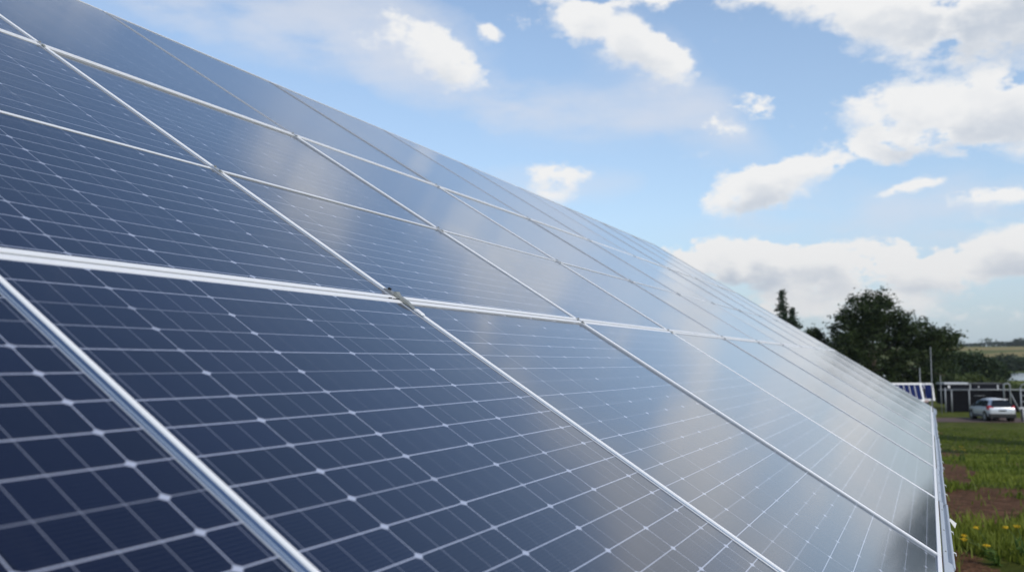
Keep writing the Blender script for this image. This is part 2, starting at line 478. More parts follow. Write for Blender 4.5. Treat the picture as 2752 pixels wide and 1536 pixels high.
def build_ground():
    azs = np.concatenate([np.arange(-180, 14, 6.0), np.arange(14, 46, .45), np.arange(48, 180, 6.0)])
    rs = [0.0]; r = .5
    while r < 1380: rs.append(r); r *= 1.035
    rs = np.array(rs + [1380.0])
    A, Rr = np.meshgrid(np.radians(azs), rs, indexing='ij')
    X = np.sin(A) * Rr; Y = np.cos(A) * Rr; Z = H(X, Y)
    na, nr = A.shape
    co = np.stack([X, Y, Z], -1).reshape(-1, 3)
    idx = np.arange(na * nr).reshape(na, nr)
    nxt = np.roll(idx, -1, 0)
    f = np.stack([idx[:, :-1], idx[:, 1:], nxt[:, 1:], nxt[:, :-1]], -1).reshape(-1, 4)
    me = bpy.data.meshes.new('ground')
    me.from_pydata(co.tolist(), [], f[:, ::-1].tolist())
    at = me.attributes.new('soil', 'FLOAT', 'POINT')
    at.data.foreach_set('value', soil_field(co[:, 0], co[:, 1]).astype(np.float32))
    for p in me.polygons: p.use_smooth = True
    m, t, b = new_mat('turf_and_soil')
    pos = t.node('ShaderNodeNewGeometry').outputs['Position']
    sp = t.node('ShaderNodeSeparateXYZ'); t.l.new(pos, sp.inputs[0])
    rad = t.vmath('LENGTH', pos)
    so = t.node('ShaderNodeAttribute'); so.attribute_name = 'soil'
    n1 = t.noise(pos, 1.3, 6, .65); n2 = t.math('MULTIPLY_ADD', t.noise(pos, 7, 5, .7), .5, t.math('MULTIPLY', t.noise(pos, 26, 5, .7), .5)); n2 = t.smooth(n2, .32, .70); n3 = t.noise(pos, .12, 4)
    turf = t.mix(t.smooth(n1, .3, .7), (.085, .110, .016, 1), (.175, .195, .038, 1))
    turf = t.mix(t.math('MULTIPLY', t.smooth(n3, .45, .7), .5), turf, (.075, .075, .022, 1))
    soil = t.mix(n2, (.095, .046, .024, 1), (.36, .185, .105, 1))
    soil = t.mix(t.math('MULTIPLY', t.smooth(n1, .5, .75), .5), soil, (.34, .20, .11, 1))
    sm = t.smooth(t.math('ADD', so.outputs['Fac'], t.math('MULTIPLY', t.math('SUBTRACT', n2, .5), .7)), .3, .7)
    near_c = t.mix(sm, turf, soil)
    # far fields in strips
    strip = t.noise(t.vmath('MULTIPLY', pos, (.0035, .011, 0)), 1.0, 2)
    far_c = t.mix(t.smooth(strip, .42, .50), (.27, .215, .085, 1), (.11, .13, .035, 1))
    far_c = t.mix(t.smooth(t.math('ADD', rad, t.math('MULTIPLY', n3, 90.0)), 480, 560), (.070, .10, .026, 1), far_c)
    t.l.new(t.mix(t.smooth(rad, 300, 420), near_c, far_c), b.inputs['Base Color'])
    b.inputs['Roughness'].default_value = .95
    b.inputs['Specular IOR Level'].default_value = .1
    bp = t.node('ShaderNodeBump'); bp.inputs['Strength'].default_value = 1.0; bp.inputs['Distance'].default_value = .09
    t.l.new(n2, bp.inputs['Height']); t.l.new(bp.outputs[0], b.inputs['Normal'])
    me.materials.append(m)
    o = bpy.data.objects.new('ground', me); col.objects.link(o); o['kind'] = 'structure'


build_ground()


def sheet(name, pts, mat, zoff):
    me = bpy.data.meshes.new(name)
    n = len(pts) // 2
    co = [(x, y, float(H(x, y)) + zoff) for x, y in pts]
    me.from_pydata(co, [], [(2 * i, 2 * i + 1, 2 * i + 3, 2 * i + 2) for i in range(n - 1)])
    me.materials.append(mat)
    o = bpy.data.objects.new(name, me); col.objects.link(o); o['kind'] = 'structure'
    return o


M['dirt'] = simple('dirt_track', (.105, .066, .052), .95, 0, .35, .7, .6, 6)
tr = []
for i in range(40):
    x = 8 + i * 1.9
    y = 62.2 + 1.2 * math.sin(x * .05) - (x - 30) * .03
    wob = .35 * math.sin(x * .9)
    tr += [(x, y - 2.6 + wob), (x, y + 2.3 - wob * .6)]
sheet('path', tr, M['dirt'], .012)

mw, tw, bw = new_mat('lake_water')
bw.inputs['Base Color'].default_value = (.12, .16, .18, 1); bw.inputs['Roughness'].default_value = .18
bpw = tw.node('ShaderNodeBump'); bpw.inputs['Strength'].default_value = .25; bpw.inputs['Distance'].default_value = .1
tw.l.new(tw.noise(tw.node('ShaderNodeTexCoord').outputs['Object'], .8, 4), bpw.inputs['Height']); tw.l.new(bpw.outputs[0], bw.inputs['Normal'])
wm = MB()
lake = [(96, 200), (112, 182), (150, 176), (230, 190), (300, 220), (320, 262), (260, 300), (190, 318), (140, 300), (104, 262), (90, 228)]
wm.v = [(x, y, -2.44) for x, y in lake]; wm.f = [tuple(range(len(lake)))]
wo = wm.build('water', mw, recalc=False); wo['kind'] = 'structure'

# ------------------------------------------------------------------ the photovoltaic array
O = Vector((-2.37541, 1.65141, 2.92941))
U = Vector((.421245, .906947, 0)).normalized()
V = Vector((.766507, -.356016, -.534528)).normalized()
N = U.cross(-V)
AM = Matrix(((U.x, -V.x, N.x, O.x), (U.y, -V.y, N.y, O.y), (U.z, -V.z, N.z, O.z), (0, 0, 0, 1)))   # x along the rows, y up the slope, z off the glass
A_ = 1.1297061
COLS = [-.88, .120, 1.0, 1.999, 3.018, 4.045, 5.04, 6.04, 7.04, 8.04, 9.04, 10.045]
ROWS = [-.1477, .8766, 2.0, 3.0]
MIDV = 1.4977
GAP = .0036
FW = .0115                      # visible width of a frame
PROF = [(.0, -.036), (.0, -.0012), (.0012, .0), (FW - .001, .0), (FW, -.001), (FW, -.0040)]


def laminate_mesh(x0, x1, y0, y1, W, ytop_first, pitch_v, lines, ncell):
    """cells UV in units of cells and rows; y measured down from ytop_first"""
    me = bpy.data.meshes.new('laminate')
    z = -.0022
    n = 12; vs = []; fs = []; sag = .0016
    for b_ in range(n + 1):
        for a_ in range(n + 1):
            fa, fb_ = a_ / n, b_ / n
            vs.append((x0 + (x1 - x0) * fa, y0 + (y1 - y0) * fb_, z - sag * 16 * fa * (1 - fa) * fb_ * (1 - fb_)))
    for b_ in range(n):
        for a_ in range(n):
            k = b_ * (n + 1) + a_
            fs.append((k, k + 1, k + n + 2, k + n + 1))
    me.from_pydata(vs, [], fs)
    pu = (W - .035) / ncell
    uvl = me.uv_layers.new(name='cells')
    for lp in me.loops:
        x, y, _ = vs[lp.vertex_index]
        uvl.data[lp.index].uv = ((x + .022) / pu, (ytop_first - y) / pitch_v)
    for p in me.polygons: p.use_smooth = True
    me.materials.append(M['pv'])
    return me


ORD = ['first', 'second', 'third', 'fourth', 'fifth', 'sixth', 'seventh', 'eighth', 'ninth', 'tenth', 'eleventh']
ROWN = ['top row', 'middle row', 'bottom row']


def panel_label(ri, ci):
    k = ci if ri == 2 else ci - 1
    if ci == 0 and ri < 2: return 'dark blue %s solar panel just beyond the left edge of the photo' % ROWN[ri].replace(' row', '')
    look = {(2, 0): 'dark navy solar panel in the lower left corner, nearest the viewer, bright cell grid',
            (2, 1): 'large navy solar panel of the bottom row, sharp white grid between two thick bars',
            (2, 2): 'blue to silver solar panel of the bottom row, right of the big grey clamp',
            (2, 10): 'last solar panel of the bottom row, grey green, at the far right end',
            (1, 1): 'deep blue solar panel of the middle row with white crossbar, at the left edge',
            (1, 2): 'solar panel of the middle row with a warm cloud reflection, second from left',
            (1, 10): 'last solar panel of the middle row, pale grey, at the far end',
            (0, 1): 'blue solar panel of the top row, cut off in the upper left corner',
            (0, 10): 'last solar panel of the top row, pale grey, at the far end'}
    if (ri, ci) in look: return look[(ri, ci)]
    return '%s solar panel of the %s, %s from the left' % ('silvery' if ci > 5 else 'sky blue' if ri < 2 else 'silvery blue', ROWN[ri], ORD[k])


for ri in range(3):
    for ci in range(len(COLS) - 1):
        x0, x1 = COLS[ci] + GAP, COLS[ci + 1] - GAP
        ya, yb = -A_ * ROWS[ri] - GAP * .8, -A_ * ROWS[ri + 1] + GAP * .8       # top, bottom
        W, Hh = x1 - x0, ya - yb
        dz = 0.0
        tl = Matrix.Rotation(float(rng.normal(0, .0010)), 4, 'X') @ Matrix.Rotation(float(rng.normal(0, .0010)), 4, 'Y')
        pan = thing('solar_panel', panel_label(ri, ci), 'solar panel', AM @ Matrix.Translation((x0, yb, dz)), 'solar panels of the big array')
        SW = .0095
        for yy in (0.0, Hh - FW):
            bevel(MB().box(0, W, yy, yy + FW, -.036, .0).build('end_rail', M['frame'], pan), .0012)
        for k, xx in enumerate((0.0, W - SW)):
            pr = [(.0050, -.036), (.0050, -.0014), (.0060, -.0002), (.0084, .0), (SW, -.0010), (SW, -.036)]
            if k: pr = [(SW - a, z) for a, z in pr][::-1]
            sm = MB(); sm.v = [(xx + a, yv, z) for yv in (FW + .0002, Hh - FW - .0002) for a, z in pr]
            n7 = len(pr); sm.f = [(q, (q + 1) % n7, n7 + (q + 1) % n7, n7 + q) for q in range(n7)] + [tuple(range(n7))[::-1], tuple(range(n7, 2 * n7))]
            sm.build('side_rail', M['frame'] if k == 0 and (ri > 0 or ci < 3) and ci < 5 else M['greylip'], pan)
        nc = 6 if W > .95 else 5
        if ri == 1:
            ym = -A_ * MIDV - yb
            MB().box(FW, W - FW, ym - .0052, ym + .0052, -.0035, -.0010).build('middle_bar', M['frame'], pan)
            lam = [laminate_mesh(SW, W - SW, ym, Hh - FW, W, Hh - .049, .0443 * A_, 13, nc),
                   laminate_mesh(SW, W - SW, FW, ym, W, ym - .030, .0413 * A_, 12, nc)]
        elif ri == 0:
            lam = [laminate_mesh(SW, W - SW, FW, Hh - FW, W, Hh - .045, .0432 * A_, 23, nc)]
        else:
            lam = [laminate_mesh(SW, W - SW, FW, Hh - FW, W, Hh - .059, .0413 * A_, 22, nc)]
        for me in lam:
            o = bpy.data.objects.new('laminate', me); col.objects.link(o); o.parent = pan
            o.matrix_local = tl

# the rack: rails in the seams, purlins and legs behind
rack = thing('mounting_rack', 'grey metal rack carrying the whole slope of solar panels, rails showing in the seams', 'rack', AM)
for i, c in enumerate(COLS[1:-1]):
    rl = MB().extrude([(-.0085, -.075), (.0085, -.075), (.0085, -.0034), (.0040, -.0052), (-.0040, -.0052), (-.0085, -.0034)], A_ * ROWS[0], A_ * 3.0).build('rail', M['channel'], rack)
    rl.matrix_local = Matrix.Translation((c, 0, 0)) @ Matrix(((0, 1, 0, 0), (-1, 0, 0, 0), (0, 0, 1, 0), (0, 0, 0, 1)))
for r_ in ROWS[1:3]:
    MB().box(COLS[0], COLS[-1], -A_ * r_ - .02, -A_ * r_ + .02, -.12, -.078).build('purlin', M['rail'], rack)
    MB().box(COLS[0], COLS[-1], -A_ * r_ - .004, -A_ * r_ + .004, -.070, -.012).build('seam_shade_strip', M['rail'], rack)  # dark strip filling the row gap, the gap's shade in its colour
for yy in (-A_ * .2, -A_ * 2.7):
    MB().box(COLS[0], COLS[-1], yy - .03, yy + .03, -.14, -.078).build('purlin', M['galv'], rack)
for c in (-.6, 1.9, 4.4, 6.9, 9.4):
    for vv in (.2, 2.7):
        top = AM @ Vector((c, -A_ * vv, -.12))
        zb = float(H(top.x, top.y)) - .05
        lo = AM.inverted() @ Vector((top.x, top.y, zb))
        MB().tube([lo, (c, -A_ * vv, -.12)], .04, 10).build('leg', M['galv'], rack, True)

# clamps on the crossings
SEAMS = [(ROWS[1], 'upper'), (MIDV, 'middle'), (ROWS[2], 'lower')]


def clamp(ci, vr, nm, big=False):
    c = COLS[ci]
    k = ORD[ci - 2] if ci >= 2 else 'left outer'
    lab = 'big dark grey steel clamp where two thick frame bars cross, left of centre' if big else \
        'small dark clamp on the %s row seam, %s column from the left' % (nm, k)
    th = thing('panel_clamp', lab, 'clamp', AM @ Matrix.Translation((c, -A_ * vr, 0)) @ Matrix.Scale(.86 if big else .62, 4), 'clamps on the array seams')
    if big:
        b_ = MB()
        prof = [(-.046, .001), (.006, .001), (.014, .004), (.017, .009), (.012, .012), (.004, .0075), (-.022, .0070), (-.043, .003)]
        b_.extrude(prof, -.006, .009).build('body', M['steel'], th)
        MB().extrude([(.012, .0005), (.042, .0005), (.042, .004), (.024, .007), (.012, .004)], -.011, .002).build('plate', M['galv'], th)
        MB().extrude([(-.074, .0006), (-.05, .0006), (-.05, .004), (-.07, .003)], -.004, .012).build('plate', M['frame'], th)
        MB().tube([(-.003, .032, .003), (-.003, .032, .010)], .0042, 8).build('bolt', M['black'], th)
        MB().tube([(.014, .022, .0004), (.014, .022, .0050)], .0036, 8).build('bolt', M['black'], th)
        MB().tube([(-.046, -.003, .0012), (-.036, -.003, .0016)], .0016, 6).build('black_mark', M['black'], th)  # black rods drawn for a dark oval and dash on the bar
        MB().tube([(-.030, -.004, .0012), (-.012, -.0045, .0018), (.002, -.006, .0025)], .0009, 6).build('black_mark', M['black'], th)
    else:
        bevel(MB().box(-.0095, .0095, -.020, .016, .0004, .0042).build('plate', M['greylip'], th), .001)
        MB().tube([(0, .006, .0042), (0, .006, .0088)], .0046, 6).build('bolt', M['steel'], th)
        MB().extrude([(-.034, .0006), (-.021, .0006), (-.021, .0060), (-.030, .0048)], -.005, .005).build('hook', M['steel'], th)


for ci in range(2, len(COLS) - 1):
    for vr, nm in SEAMS:
        clamp(ci, vr, nm, ci == 2 and nm == 'lower')

# edge trims under the bottom row, one per column
TS = .62
TP = [(0, -.0015), (-.019, -.0015), (-.0215, -.0045), (-.027, -.0115), (-.033, -.0115), (-.037, -.0010), (-.039, .0006), (-.046, .0006), (-.048, -.002), (-.048, -.040), (-.045, -.040),
      (-.0445, -.0045), (-.040, -.0035), (-.035, -.0150), (-.026, -.0150), (-.0195, -.0055), (0, -.006)]
TP = [(y * TS, z) for y, z in TP]
TP_FLAT = [(0, -.0015), (-.024, -.0015), (-.0255, -.003), (-.0255, -.040), (-.0225, -.040), (-.0225, -.006), (0, -.006)]
for ci in range(1, len(COLS) - 1):
    x0, x1 = COLS[ci] + .004, COLS[ci + 1] - .003
    full = ci >= 3
    if ci == 3: x0 -= .045
    nmz = {2: 'short flat white edge strip at the very bottom, before the gutter begins', 3: 'longest white gutter trim, its cut end open at the bottom right',
           4: 'white gutter trim beside the little white tag, just above a dark joint', 10: 'last white gutter trim at the far lower corner of the array'}
    lab = nmz.get(ci, 'white gutter trim along the bottom edge, under the %s panel from the left' % ORD[ci])
    yb = -A_ * 3.0
    tm = AM @ Matrix.Translation((0, yb - float(rng.uniform(0, .002)), 0)) @ Matrix.Rotation(float(rng.normal(0, .0012)), 4, 'Z')
    th = thing('edge_trim', lab, 'trim', tm, 'trims along the bottom edge')
    MB().extrude(TP if full else TP_FLAT, x0, x1).build('channel', M['trim'], th)
    if full: MB().extrude([(-.0258 * TS, -.0112), (-.0345 * TS, -.0112), (-.0345 * TS, -.0108), (-.0258 * TS, -.0108)], x0, x1).build('gutter', M['channel'], th)
    for k in range(3):
        xx = x0 + (x1 - x0) * (.18 + .3 * k + float(rng.uniform(-.05, .05)))
        MB().tube([(xx, -.0065, -.002), (xx, -.0065, .0006)], .0020, 8).build('screw', M['steel'], th)
        if full and k < 2:
            cb = MB().extrude([(-.028, .001), (-.035, .0016), (-.039, -.003), (-.039, -.005), (-.0345, -.0005), (-.028, -.001)], xx + .05, xx + .058)
            cb.build('clip', M['white'], th)

# torn white tag hanging at the trim
tg = MB()
tgm = Matrix.Translation((AM @ Vector((2.72, -A_ * 3.0 - .030, -.004))))
q4 = [(0, 0, .002), (.008, .002, .003), (.031, .010, -.014), (.025, .008, -.029)]
tg.v = q4 + [(x + .0005, y + .001, z) for x, y, z in q4]
tg.f = [(0, 1, 2, 3), (7, 6, 5, 4), (0, 4, 5, 1), (1, 5, 6, 2), (2, 6, 7, 3), (3, 7, 4, 0)]
to = tg.build('paper_tag', M['paper']); to.matrix_world = tgm
tag(to, 'torn white tag sticking out from the bottom gutter trim above the soil', 'tag')


# ------------------------------------------------------------------ foliage helpers
def leaf_mesh(name, centres, size, mat, up=.35, aspect=.55):
    n = len(centres)
    sz = size * rng.uniform(.6, 1.35, n)
    d = rng.normal(size=(n, 3)); d[:, 2] *= 1 - up; d /= np.linalg.norm(d, axis=1, keepdims=True)
    e = rng.normal(size=(n, 3)); e -= d * (e * d).sum(1, keepdims=True); e /= np.linalg.norm(e, axis=1, keepdims=True)
    a = d * sz[:, None]; b_ = e * (sz * aspect)[:, None]
    co = np.stack([centres - a, centres + b_ - a * .1, centres + a, centres - b_ - a * .1], 1).reshape(-1, 3)
    me = bpy.data.meshes.new(name)
    me.vertices.add(4 * n); me.loops.add(4 * n); me.polygons.add(n)
    me.vertices.foreach_set('co', co.astype(np.float32).ravel())
    me.loops.foreach_set('vertex_index', np.arange(4 * n, dtype=np.int32))
    me.polygons.foreach_set('loop_start', np.arange(0, 4 * n, 4, dtype=np.int32))
    try: me.polygons.foreach_set('loop_total', np.full(n, 4, dtype=np.int32))
    except Exception: pass
    me.update(calc_edges=True)
    me.materials.append(mat)
    return me


def clumps(lobes, n_clumps, per, spread, shell=.55):
    """leaf centres in clumps, mostly in the outer shell of ellipsoid lobes (x,y,z,rx,ry,rz,weight)"""
    L = np.array(lobes, float)
    pr = L[:, 6] / L[:, 6].sum()
    which = rng.choice(len(L), n_clumps, p=pr)
    d = rng.normal(size=(n_clumps, 3)); d /= np.linalg.norm(d, axis=1, keepdims=True)
    rad = shell + (1 - shell) * rng.random(n_clumps) ** .7
    rad *= 1 + .12 * rng.normal(size=n_clumps)
    c = L[which, :3] + d * rad[:, None] * L[which, 3:6]
    k = np.repeat(c, per, 0)
    sp = spread * np.repeat(rng.uniform(.55, 1.4, n_clumps), per)[:, None]
    return k + rng.normal(size=k.shape) * sp * np.array([1, 1, .75]), c


def tree(name, label, cat, base, lobes, n_clumps, per, spread, leaf, mat, trunk_r, limbs=9, group=None, shell=.55, fork=.4):
    bx, by = base
    bz = float(H(bx, by)) - .1
    th = thing(name, label, cat, T(bx, by, bz), group)
    lb = [(x - bx, y - by, z - bz, rx, ry, rz, wt) for x, y, z, rx, ry, rz, wt in lobes]
    pts, cl = clumps(lb, n_clumps, per, spread, shell)
    keep = pts[:, 2] > .15
    o = bpy.data.objects.new('crown', leaf_mesh('crown', pts[keep], leaf, mat)); col.objects.link(o); o.parent = th
    tb = MB()
    topz = max(l[2] for l in lb)
    fz = topz * fork
    tb.tube([(0, 0, -.2), (.03, 0, .3), (-.05, .04, fz * .5), (.04, 0, fz), (.02, .03, topz * .8)], [trunk_r * 1.5, trunk_r * 1.1, trunk_r * .9, trunk_r * .75, trunk_r * .2], 9)
    pick = cl[rng.choice(len(cl), min(limbs, len(cl)), replace=False)]
    for p in pick:
        s0 = Vector((0, 0, fz * float(rng.uniform(.6, 1.25)))); e_ = Vector(p)
        mid = s0.lerp(e_, .5) + Vector((0, 0, float(rng.uniform(0, .5)) * trunk_r * 3))
        tb.tube([s0, mid, e_], [trunk_r * .42, trunk_r * .25, trunk_r * .05], 6)
    tb.build('trunk', M['bark'], th, True)
    return th


# the big tree left of the fence
tree('broadleaf_tree', 'tall dark broadleaf tree with a domed crown behind the array', 'tree', (33.2, 82.5),
     [(32.5, 82.5, 5.7, 2.1, 2.4, 2.2, 1.5), (33.7, 82.5, 6.3, 1.7, 1.8, 1.5, .8), (31.5, 82.5, 4.6, 2.0, 2.2, 1.6, .9), (34.8, 82.3, 4.8, 1.8, 2.0, 1.7, .9),
      (33.4, 82.0, 2.2, 3.6, 3.2, 2.2, 2.0), (30.6, 82.0, 2.9, 1.6, 1.8, 1.3, .8), (29.4, 82.0, 1.4, 2.0, 2.0, 1.8, .9),
      (36.0, 82.0, 3.9, 1.5, 2.0, 1.5, .8), (37.6, 82.0, 3.9, 2.0, 2.0, 1.4, 1.0), (39.3, 82.0, 3.3, 1.5, 1.6, 1.1, .6), (37.4, 82.0, 1.4, 3.0, 2.5, 2.2, 1.6), (34.0, 81.5, -.4, 5.6, 3.0, 1.7, 1.6)],
     900, 42, .30, .135, M['leaf'], .34, 16)
tree('conifer_tree', 'slender loose conifer with two pointed leaders above the top edge of the array', 'tree', (29.2, 95),
     [(28.75, 95, 8.3, .22, .22, .9, .5), (28.7, 95, 7.2, .55, .5, .7, .8), (28.8, 95, 6.2, .8, .8, .7, 1.0), (29.75, 95, 6.9, .25, .25, .7, .4), (29.8, 95, 6.1, .5, .5, .6, .6), (29.9, 95, 5.2, .8, .8, .7, 1.0),
      (28.9, 95, 4.6, 1.0, 1.0, 1.0, 1.2), (29.0, 95, 2.8, 1.2, 1.2, 1.3, 1.3), (29.0, 95, .6, 1.4, 1.4, 1.3, 1.3)],
     300, 22, .16, .11, M['needle'], .13, 14, shell=.3, fork=.5)
tree('small_tree', 'small round dark tree at the left foot of the tall broadleaf', 'tree', (28.3, 86),
     [(28.9, 86, 4.0, .7, .9, .7, 1), (29.2, 86, 3.0, 1.0, 1.1, 1.0, 1), (28.4, 86, 2.2, 1.2, 1.3, 1.2, 1.2), (28.4, 86, .8, 1.6, 1.6, 1.5, 1.5)], 240, 34, .22, .12, M['leaf'], .14, 8)
# trees by the water
mids = [((64.6, 131), 3.1, 3.4, 'dark bushy tree rising straight behind the flat trailer, left of the water'), ((68.8, 132), 2.4, 3.6, 'wide dark tree at the edge of the water, right of its bushy twin'),
        ((60.6, 126), 1.0, 2.4, 'low dark tree between the tall broadleaf and the waterside trees')]
for (bx, by), top, rr, lab in mids:
    tree('waterside_tree', lab, 'tree', (bx, by), [(bx - .6, by, top - 1.6, rr * .62, rr * .6, 1.7, 1.2), (bx + rr * .4, by, top - 2.2, rr * .6, rr * .6, 1.5, 1.1), (bx - rr * .5, by, top - 2.8, rr * .6, rr * .6, 1.5, 1), (bx, by - .5, -.9, rr, rr * .8, 1.6, 1.6)],
         330, 26, .42, .24, M['leafmid'], .25, 8, 'dark trees by the water')
far_trees = [(190, 345, 4.0, 8, 'far dark tree on the shore beyond the water, left of its taller twin'), (207, 352, 4.6, 9, 'far dark tree at the right edge of the photo beyond the water'), (168, 356, 3.0, 6, 'low far tree on the green bank beyond the water')]
for bx, by, top, rr, lab in far_trees:
    tree('bank_tree', lab, 'tree', (bx, by), [(bx, by, top - 3.4, rr * .7, rr * .6, 3.4, 1.2), (bx + rr * .5, by, top - 4.2, rr * .6, rr * .5, 2.8, 1), (bx - rr * .5, by, top - 4.6, rr * .6, rr * .5, 2.6, 1)], 300, 16, .8, .5, M['leafmid'], .3, 5, 'far trees beyond the water')
tree('hilltop_tree', 'dark round tree standing out of the skyline at the right edge', 'tree', (498, 880), [(498, 880, 19.0, 5.5, 5, 4.4, 1), (504, 880, 17.5, 5, 5, 4, 1), (492, 880, 17, 5, 5, 3.6, 1)], 260, 18, .9, .7, M['leafmid'], .4, 5)
rt = [(22.7, 34.2, 5.8, 1.1, 170, 'tree beyond the right edge of the photo, reflected darkly in the lowest panels'),
      (27.2, 42.6, 5.2, 1.6, 190, 'bushy unseen tree added past the right edge to grey the reflection near the gutter')]  # second tree is out of view, added to darken the panels' reflection
for bx, by, top, rr, nc_, lab in rt:
    tree('unseen_tree', lab, 'tree', (bx, by), [(bx, by, top - 1.2, rr * .85, rr, 1.4, 1), (bx + .2, by + .2, top - 3.0, rr, rr * 1.2, 1.8, 1.3), (bx, by, top - 5.0, rr * .9, rr, 1.6, 1)], nc_, 28, .24, .12, M['leaf'], .16, 8, 'trees outside the right edge')
# hedge shrubs
sh = [(41.6, 97, .1, 1.9, 'rounded shrub behind the left trailer, next to the tall broadleaf'), (44.6, 99, .35, 2.0, 'pale green shrub above the gap between the two trailers'), (47.6, 98, .15, 2.1, 'low yellowish shrub behind the flat trailer'),
      (50.6, 100, .3, 2.2, 'bright green shrub above the galvanised hoop'), (53.8, 99, -.55, 2.2, 'leafy shrub below the near shore of the water'), (57.2, 101, -.95, 2.3, 'low green shrub at the right edge behind the ladder rack'), (60.6, 100, -.9, 2.2, 'green shrub just outside the right edge of the photo')]
for bx, by, top, rr, lab in sh:
    tree('hedge_shrub', lab, 'shrub', (bx, by), [(bx, by, top - 1.0, rr * .8, rr * .7, 1.0, 1), (bx + .7, by, top - 1.4, rr * .8, rr * .7, 1.0, 1), (bx - .5, by, top - 2.0, rr, rr * .8, 1.0, 1.2)], 200, 26, .26, .15, M['hedge'], .07, 5, 'shrubs behind the fence', fork=.3)

# far wood along the hilltop: one mass
pts = []
xs = np.linspace(250, 760, 260)
for x in xs:
    y = 905 + 30 * math.sin(x * .02)
    z0 = float(H(x, y))
    hh = 3.6 + 3.0 * vnoise(np.array([x / 22.]), np.array([.3]), 2)[0] + (4.0 if vnoise(np.array([x / 9.]), np.array([4.]), 9)[0] > .86 else 0)
    k = 60
    pts.append(np.stack([rng.normal(x, 2.2, k), rng.normal(y, 4, k), z0 + hh * rng.random(k) ** .8], 1))
fwo = bpy.data.objects.new('far_wood', leaf_mesh('far_wood', np.concatenate(pts), 1.1, M['farwood'])); col.objects.link(fwo)
tag(fwo, 'blue green line of woods along the far skyline above the tan field', 'woods'); fwo['kind'] = 'stuff'


# ------------------------------------------------------------------ grass
def grass():
    n = 120000
    a = np.radians(rng.uniform(18, 43, n)); r = 5.2 * (62 / 5.2) ** rng.random(n)
    # density falls off with distance: r sampled ~ log-uniform
    x = np.sin(a) * r; y = np.cos(a) * r
    s_ = soil_field(x, y)
    tuft = vnoise(x * 1.6, y * 1.6, 11) * .6 + vnoise(x * 5, y * 5, 12) * .4
    keep = (rng.random(n) > s_ * .98) & (np.hypot(x - 3.78, (y - 7.0) * .6) > .26) & (rng.random(n) < .35 + tuft) & (np.abs(y - (62.2 - (x - 30) * .03 + 1.2 * np.sin(x * .05))) > 2.5)
    x, y, r, tuft = x[keep], y[keep], r[keep], tuft[keep]
    n = len(x)
    z = H(x, y)
    h = (.05 + .24 * np.clip(tuft - .25, 0, 1) ** 1.1 * np.clip(1.25 - (r - 7) / 14, .28, 1)) * rng.uniform(.55, 1.35, n)
    wd = .0028 + .00055 * r
    th = rng.uniform(0, 2 * np.pi, n); lean = rng.uniform(.1, .75, n) * h; td = rng.uniform(0, 2 * np.pi, n)
    sx, sy = np.cos(th) * wd, np.sin(th) * wd
    lx, ly = np.cos(td) * lean, np.sin(td) * lean
    P = lambda dx, dy, dz: np.stack([x + dx, y + dy, z + dz], 1)
    co = np.stack([P(-sx, -sy, -.01 + 0 * h), P(sx, sy, -.01 + 0 * h), P(sx * .7 + lx * .35, sy * .7 + ly * .35, h * .6), P(-sx * .7 + lx * .35, -sy * .7 + ly * .35, h * .6), P(lx, ly, h)], 1).reshape(-1, 3)
    me = bpy.data.meshes.new('grass')
    me.vertices.add(5 * n); me.loops.add(7 * n); me.polygons.add(2 * n)
    me.vertices.foreach_set('co', co.astype(np.float32).ravel())
    b_ = (np.arange(n) * 5)[:, None]
    loops = np.concatenate([b_ + np.array([[0, 1, 2, 3]]), b_ + np.array([[3, 2, 4]])], 1).astype(np.int32)
    me.loops.foreach_set('vertex_index', loops.ravel())
    st = (np.arange(n) * 7)[:, None] + np.array([[0, 4]])
    me.polygons.foreach_set('loop_start', st.astype(np.int32).ravel())
    try: me.polygons.foreach_set('loop_total', np.tile([4, 3], n).astype(np.int32))
    except Exception: pass
    me.update(calc_edges=True)
    me.materials.append(M['grass'])
    o = bpy.data.objects.new('grass', me); col.objects.link(o)
    tag(o, 'rough green grass growing in tufts around bare red brown soil', 'grass'); o['kind'] = 'stuff'


grass()


# ------------------------------------------------------------------ yellow flowering weeds in the near corner
def weed(x, y, heads, label, cat='flower', stem_r=.0022, hr=.028, lean=(0, 0)):
    z = float(H(x, y))
    th = thing('yellow_flower_plant', label, cat, T(x, y, z), 'yellow flowering weeds')
    st = MB(); lf = []
    jx = min(h_[2] for h_ in heads) * .55
    for (hx, hy, hz) in heads:
        p0 = Vector((0, 0, 0)); p3 = Vector((hx, hy, hz))
        p1 = Vector((hx * .15 + lean[0], hy * .2, jx * .6)); p2 = Vector((hx * .6, hy * .6, jx + (hz - jx) * .55))
        q = [p0.lerp(p1, .5), p1, p1.lerp(p2, .5), p2, p2.lerp(p3, .6), p3]
        st.tube([p0] + q, [stem_r * 1.5, stem_r * 1.3, stem_r * 1.2, stem_r, stem_r, stem_r * .8, stem_r * .6], 6)
        for k in range(22):
            f_ = rng.random() * .8
            b0 = p0.lerp(p1, min(1, f_ * 2)) if f_ < .5 else p1.lerp(p2, (f_ - .5) * 2)
            lf.append(np.array(b0) + rng.normal(0, .012, 3))
    st.build('stem', M['stem'], th, True)
    lo = bpy.data.objects.new('leaves', leaf_mesh('leaves', np.array(lf), .035, M['weed'], .2, .25)); col.objects.link(lo); lo.parent = th
    for (hx, hy, hz) in heads:
        k = 80
        pr = np.clip(rng.normal(size=(k, 3)), -1.7, 1.7) * np.array([hr * .8, hr * .8, hr * .32]) + np.array([hx, hy, hz])
        ho = bpy.data.objects.new('flower_head', leaf_mesh('flower_head', pr, hr * .30, M['yellow'], .1, .8)); col.objects.link(ho); ho.parent = th


